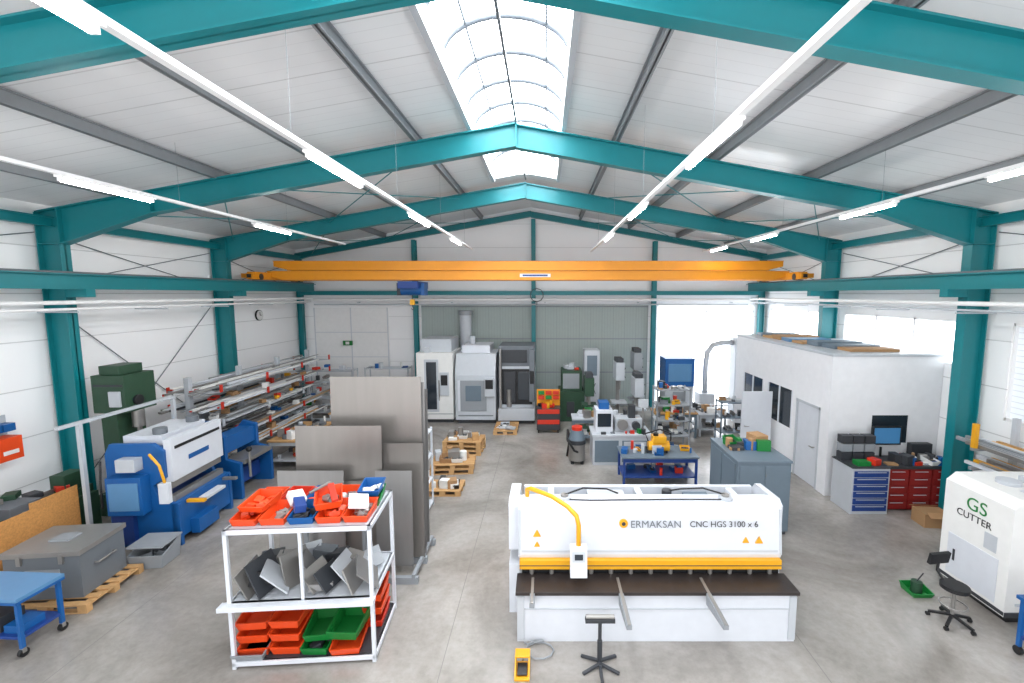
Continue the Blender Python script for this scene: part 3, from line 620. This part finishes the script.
b=B('portable_compressor',(2.75,11.45,.805)); b.cyl((0,.2,.16),(.55,.2,.16),.14,YELL,18); b.box(.1,.45,.05,.35,.28,.45,YELL); b.cyl((.2,.2,.45),(.2,.2,.52),.07,BLACK,12); b.box(.05,.1,.1,.3,0,.06,BLACK); b.box(.45,.5,.1,.3,0,.06,BLACK); b.tube([(.0,.2,.3),(-.08,.2,.5),(.3,.2,.62),(.6,.2,.5),(.6,.2,.3)],.02,BLACK,6); b.done()
b=B('fire_extinguisher',(3.3,12.5,.0)); b.cyl((0,0,0),(0,0,.75),.1,RED,16); b.sph((0,0,.75),.1,RED); b.cyl((0,0,.82),(0,0,.92),.03,BLACK,8); b.tube([(0,0,.9),(.1,0,.85),(.13,0,.5)],.015,BLACK,6); b.done()
b=B('blue_control_cabinet',(4.7,17.3,0)); b.box(0,1.1,0,.9,0,1.4,LGREY); b.box(-.02,1.12,-.02,.9,1.4,2.5,BLUE); b.box(.1,1.0,-.04,-.02,1.6,2.3,PBLUE); b.box(.3,.8,-.03,0,.3,1.2,GREY); b.box(.02,.1,-.05,0,1.4,1.5,STEEL); b.done(.01)
b=B('extraction_duct'); 
b.tube([(6.35,17.6,1.0),(6.35,17.6,2.2),(6.4,17.6,2.7),(6.6,17.6,3.0),(7.0,17.6,3.1),(7.4,17.6,3.1)],.1,LGREY,12); b.box(6.05,6.65,17.3,17.9,0,1.1,LGREY); b.box(7.4,7.9,17.35,17.85,0,3.3,LGREY); b.done()
b=B('equipment_cabinet',(3.95,8.9,0)); b.box(0,1.1,0,1.5,.08,1.55,BGREY); b.box(-.02,1.12,-.02,1.52,1.55,1.6,BGREY); b.box(.03,1.07,.03,1.47,0,.08,DGREY); b.box(.04,.54,-.015,0,.15,1.5,BGREY); b.box(.57,1.07,-.015,0,.15,1.5,BGREY); b.box(.5,.52,-.04,-.015,.8,1.0,STEEL)
b.box(-.015,0,.1,.7,.15,1.5,BGREY); b.box(-.015,0,.8,1.4,.15,1.5,BGREY)
clutter(b,.05,1.05,.5,1.4,1.6,12,[CARD,GREEN,DGREY,BLUE,PAPER],.1,.3); b.cb((.8,.9,1.75),(.3,.35,.28),CARD,(0,0,12)); b.done(.006)
shelving('storage_rack',5.6,14.0,.9,.5,1.6,4,BGREY,6,GREYS)

# ------------------------------------------------------------------ office cabin
OX,OY0,OY1,OZ=6.95,10.75,16.2,3.5
XE=8.95
b=B('office_cabin')
t=.1
CAB=mat('cabin_panel',(226,227,230),.5)
def wl(y0,y1,z0,z1,m=CAB): b.box(OX,OX+t,y0,y1,z0,z1,m)
wl(OY0,11.15,0,OZ); wl(11.15,12.15,2.1,OZ); wl(12.15,12.4,0,OZ); wl(12.4,13.8,0,1.2); wl(12.4,13.8,2.3,OZ); wl(13.8,14.1,0,OZ); wl(14.1,15.5,0,1.2); wl(14.1,15.5,2.3,OZ); wl(15.5,OY1,0,OZ)
def wf(x0,x1,z0,z1,m=CAB): b.box(x0,x1,OY0,OY0+t,z0,z1,m)
wf(OX+t,8.0,0,OZ); wf(8.0,8.9,0,1.35); wf(8.0,8.9,2.05,OZ); wf(8.9,XR-.01,0,OZ)
b.box(OX+t,XR-.01,OY1-t,OY1,0,OZ,CAB)
b.box(OX-.03,XE,OY0-.03,OY1+.03,OZ,OZ+.06,LGREY); b.box(XE,XR-.01,OY0-.03,14.6,OZ,OZ+.06,LGREY)
b.box(OX+.02,OX+.05,12.4,13.8,1.2,2.3,GLASSD); b.box(OX+.02,OX+.05,14.1,15.5,1.2,2.3,GLASSD); b.box(8.0,8.9,OY0+.03,OY0+.06,1.35,2.05,GLASSD)
for y in (12.4,13.1,13.76,14.1,14.8,15.46): b.box(OX-.01,OX+.06,y,y+.04,1.2,2.3,WHITE)
b.box(OX+.02,OX+.07,11.18,12.12,0.01,2.08,WHITE)
for y0,y1,z0,z1 in ((11.1,11.16,0,2.15),(12.13,12.19,0,2.15),(11.1,12.19,2.08,2.15)): b.box(OX-.01,OX+.02,y0,y1,z0,z1,LGREY)
b.cyl((OX-.05,11.3,1.05),(OX+.02,11.3,1.05),.015,STEEL); b.box(OX-.06,OX-.04,11.28,11.42,1.04,1.06,STEEL)
b.done()
b=B('stored_roof_panels',(7.4,11.0,OZ+.061)); 
for i in range(8): b.cb((.7+R.uniform(-.15,.15),.4+i*.58,.035+.015*(i%3)),(1.2,.55,.07+.03*(i%3)),[CARD,BGREY,BGREY,CARD,PBLUE,CARD,WOOD,BGREY][i],(0,0,R.uniform(-12,12)))
b.done()
b=B('cabin_door_leaf',(5.9,13.2,0)); b.box(0,.9,0,.05,0,2.1,WHITE); b.cyl((.1,-.05,1.05),(.1,0,1.05),.015,STEEL); b.box(.1,.22,-.06,-.05,1.04,1.06,STEEL); b.box(.0,.9,.05,.4,0,.04,GREY); b.done()
b=B('drawer_cabinet',(6.95,9.8,0)); b.box(0,.85,.0,.7,.0,1.08,LGREY)
for k in range(6): b.box(.04,.81,-.02,0,.08+k*.16,.22+k*.16,DBLUE); b.box(.1,.75,-.035,-.02,.185+k*.16,.2+k*.16,LGREY)
b.box(-.02,.87,-.02,.72,1.08,1.11,DGREY); 
for k in range(3):
    for j in range(3): b.box(.03+k*.27,.27+k*.27,.45,.65,1.11+j*.2,1.29+j*.2,[DGREY,GREY,DGREY][j])
b.cb((.3,.15,1.16),(.3,.2,.1),GREEN); b.cb((.6,.18,1.18),(.2,.2,.14),RED,(0,0,20)); b.done(.005)
b=B('red_workbench',(7.85,9.98,0)); b.box(0,1.6,-.03,.72,1.0,1.06,DGREY)
for x0 in (0,.53,1.06):
    b.box(x0+.02,x0+.52,0.0,.7,0.03,1.0,DRED)
    for k in range(5): b.box(x0+.03,x0+.51,-.02,0,.06+k*.185,.225+k*.185,DRED); b.box(x0+.12,x0+.42,-.035,-.02,.19+k*.185,.205+k*.185,LGREY)
b.box(.03,1.57,.05,.68,0,.03,BLACK)
clutter(b,.05,1.55,.02,.5,1.06,28,[RED,DGREY,BLACK,CARD,STEEL,PAPER,BLUE],.08,.25); b.box(.3,.34,.62,.66,1.06,1.3,BLACK); b.cb((.4,.6,1.6),(.7,.05,.46),BLACK,(0,0,0)); b.cb((.4,.57,1.6),(.62,.01,.38),SCREEN)
b.box(1.0,1.5,.55,.7,1.06,1.4,DGREY)
b.done(.004)
b=B('cardboard_box',(8.15,9.2,0),-5); b.box(0,.55,0,.4,0,.3,CARD); b.cb((.28,-.06,.3),(.5,.16,.01),CARD,(25,0,0)); b.cb((.28,.46,.3),(.5,.16,.01),CARD,(-25,0,0)); b.done()
b=B('profile_rack',(8.35,7.0,0))
for y in (.2,1.8): 
    b.box(1.12,1.2,y,y+.1,0,2.5,LGREY)
    for z in (.5,1.0,1.5,1.9): b.box(.3,1.12,y+.02,y+.08,z-.06,z,GREY)
    b.box(.3,.38,y+.0,y+.08,1.9,2.4,YELL)
for z in (.5,1.0,1.5,1.9):
    x=.4
    while x<1.08:
        w=R.uniform(.03,.09); y0=R.uniform(-.5,0); b.box(x,x+w,y0,y0+R.uniform(2.2,2.5),z+.001,z+R.uniform(.03,.1),[STEEL,STEEL,WOOD,GREY,WHITE,YELL,YELL][R.randrange(7)]); x+=w+.012
b.done()
b=B('bandsaw_machine',(6.95,6.3,0))
b.box(.1,1.2,.1,1.1,0,.12,BLACK)
b.prism([(0,.12),(1.3,.12),(1.3,1.95),(.15,1.95),(0,1.82)],1,.05,1.2,PAPER)
b.box(.15,1.2,.03,.05,.3,.34,LGREY); b.box(.5,1.1,.02,.05,.6,1.1,LGREY); b.box(.3,1.25,.02,.05,1.2,1.23,DGREY); b.box(0.0,1.3,.03,.05,.12,.2,DGREY)
b.box(-.012,0,.2,1.05,.25,.95,WHITE); b.box(-.02,-.01,.9,.94,.5,.7,DGREY); b.box(-.008,0,.05,1.2,.14,.2,DGREY)
b.cyl((.55,.7,1.95),(.55,.7,2.01),.16,LGREY,20); b.box(.8,1.2,.4,.8,1.95,2.05,LGREY); b.cb((.6,.3,1.96),(.3,.3,.01),WHITE,(0,0,15)); b.cb((-.006,.35,1.15),(.01,.2,.26),LGREY)
mm=b.done(.03)
text('CUTTER',.16,(-.004,.95,1.33),(90,0,-90),BLACK,mm,'label_1'); text('GS',.3,(-.004,.8,1.5),(90,0,-90),GREEN,mm,'label_2')
b=B('workshop_stool',(6.22,6.4,0)); b.cyl((0,0,.55),(0,0,.61),.18,BLACK,20); b.cyl((0,0,.12),(0,0,.55),.025,STEEL,10); b.tube([(-.05,.12,.57),(-.07,.24,.7),(-.06,.24,.84)],.02,BLACK,6); b.cb((-.06,.24,.9),(.34,.05,.18),BLACK,(10,0,8))
for a in range(5):
    c,s_=math.cos(a*1.257),math.sin(a*1.257); b.beam((0,0,.13),(.28*c,.28*s_,.07),.04,.03,BLACK); b.cyl((.28*c-.02,.28*s_,.03),(.28*c+.02,.28*s_,.03),.03,BLACK,10)
b.tube([(.17*math.cos(k*.5236),.17*math.sin(k*.5236),.3) for k in range(13)],.012,STEEL,6); b.done()
b=B('drip_tray',(6.25,7.1,0)); b.bin((0,0,0),.34,.3,.12,GREEN); b.cyl((0,0,.012),(0,0,.2),.08,DGREEN,14); b.cyl((0,0,.2),(.1,0,.34),.01,BLACK,6); b.done()
b=B('workshop_trolley',(6.55,5.25,0)); b.box(0,.9,0,.6,.8,.85,BLUE); b.box(.05,.85,.05,.55,.85,.9,STEEL)
for x in (.03,.82):
    for y in (.03,.52): b.box(x,x+.05,y,y+.05,.12,.8,BLUE); b.cyl((x,y+.025,.06),(x+.05,y+.025,.06),.06,BLACK,14)
b.box(.04,.86,.04,.56,.25,.29,DBLUE); b.done(.005)

# ------------------------------------------------------------------ light
w=bpy.data.worlds.new('world'); sc.world=w; w.use_nodes=True
w.node_tree.nodes['Background'].inputs[0].default_value=(.97,.98,1,1); w.node_tree.nodes['Background'].inputs[1].default_value=1.5

cam=bpy.data.cameras.new('camera'); co=bpy.data.objects.new('camera',cam); sc.collection.objects.link(co)
co.location=(0,0,5); co.rotation_euler=(math.radians(90-6.03),0,0); cam.sensor_width=36; cam.lens=450/1024*36; cam.shift_x=-(545-512)/1024
cam.clip_start=.05; sc.camera=co
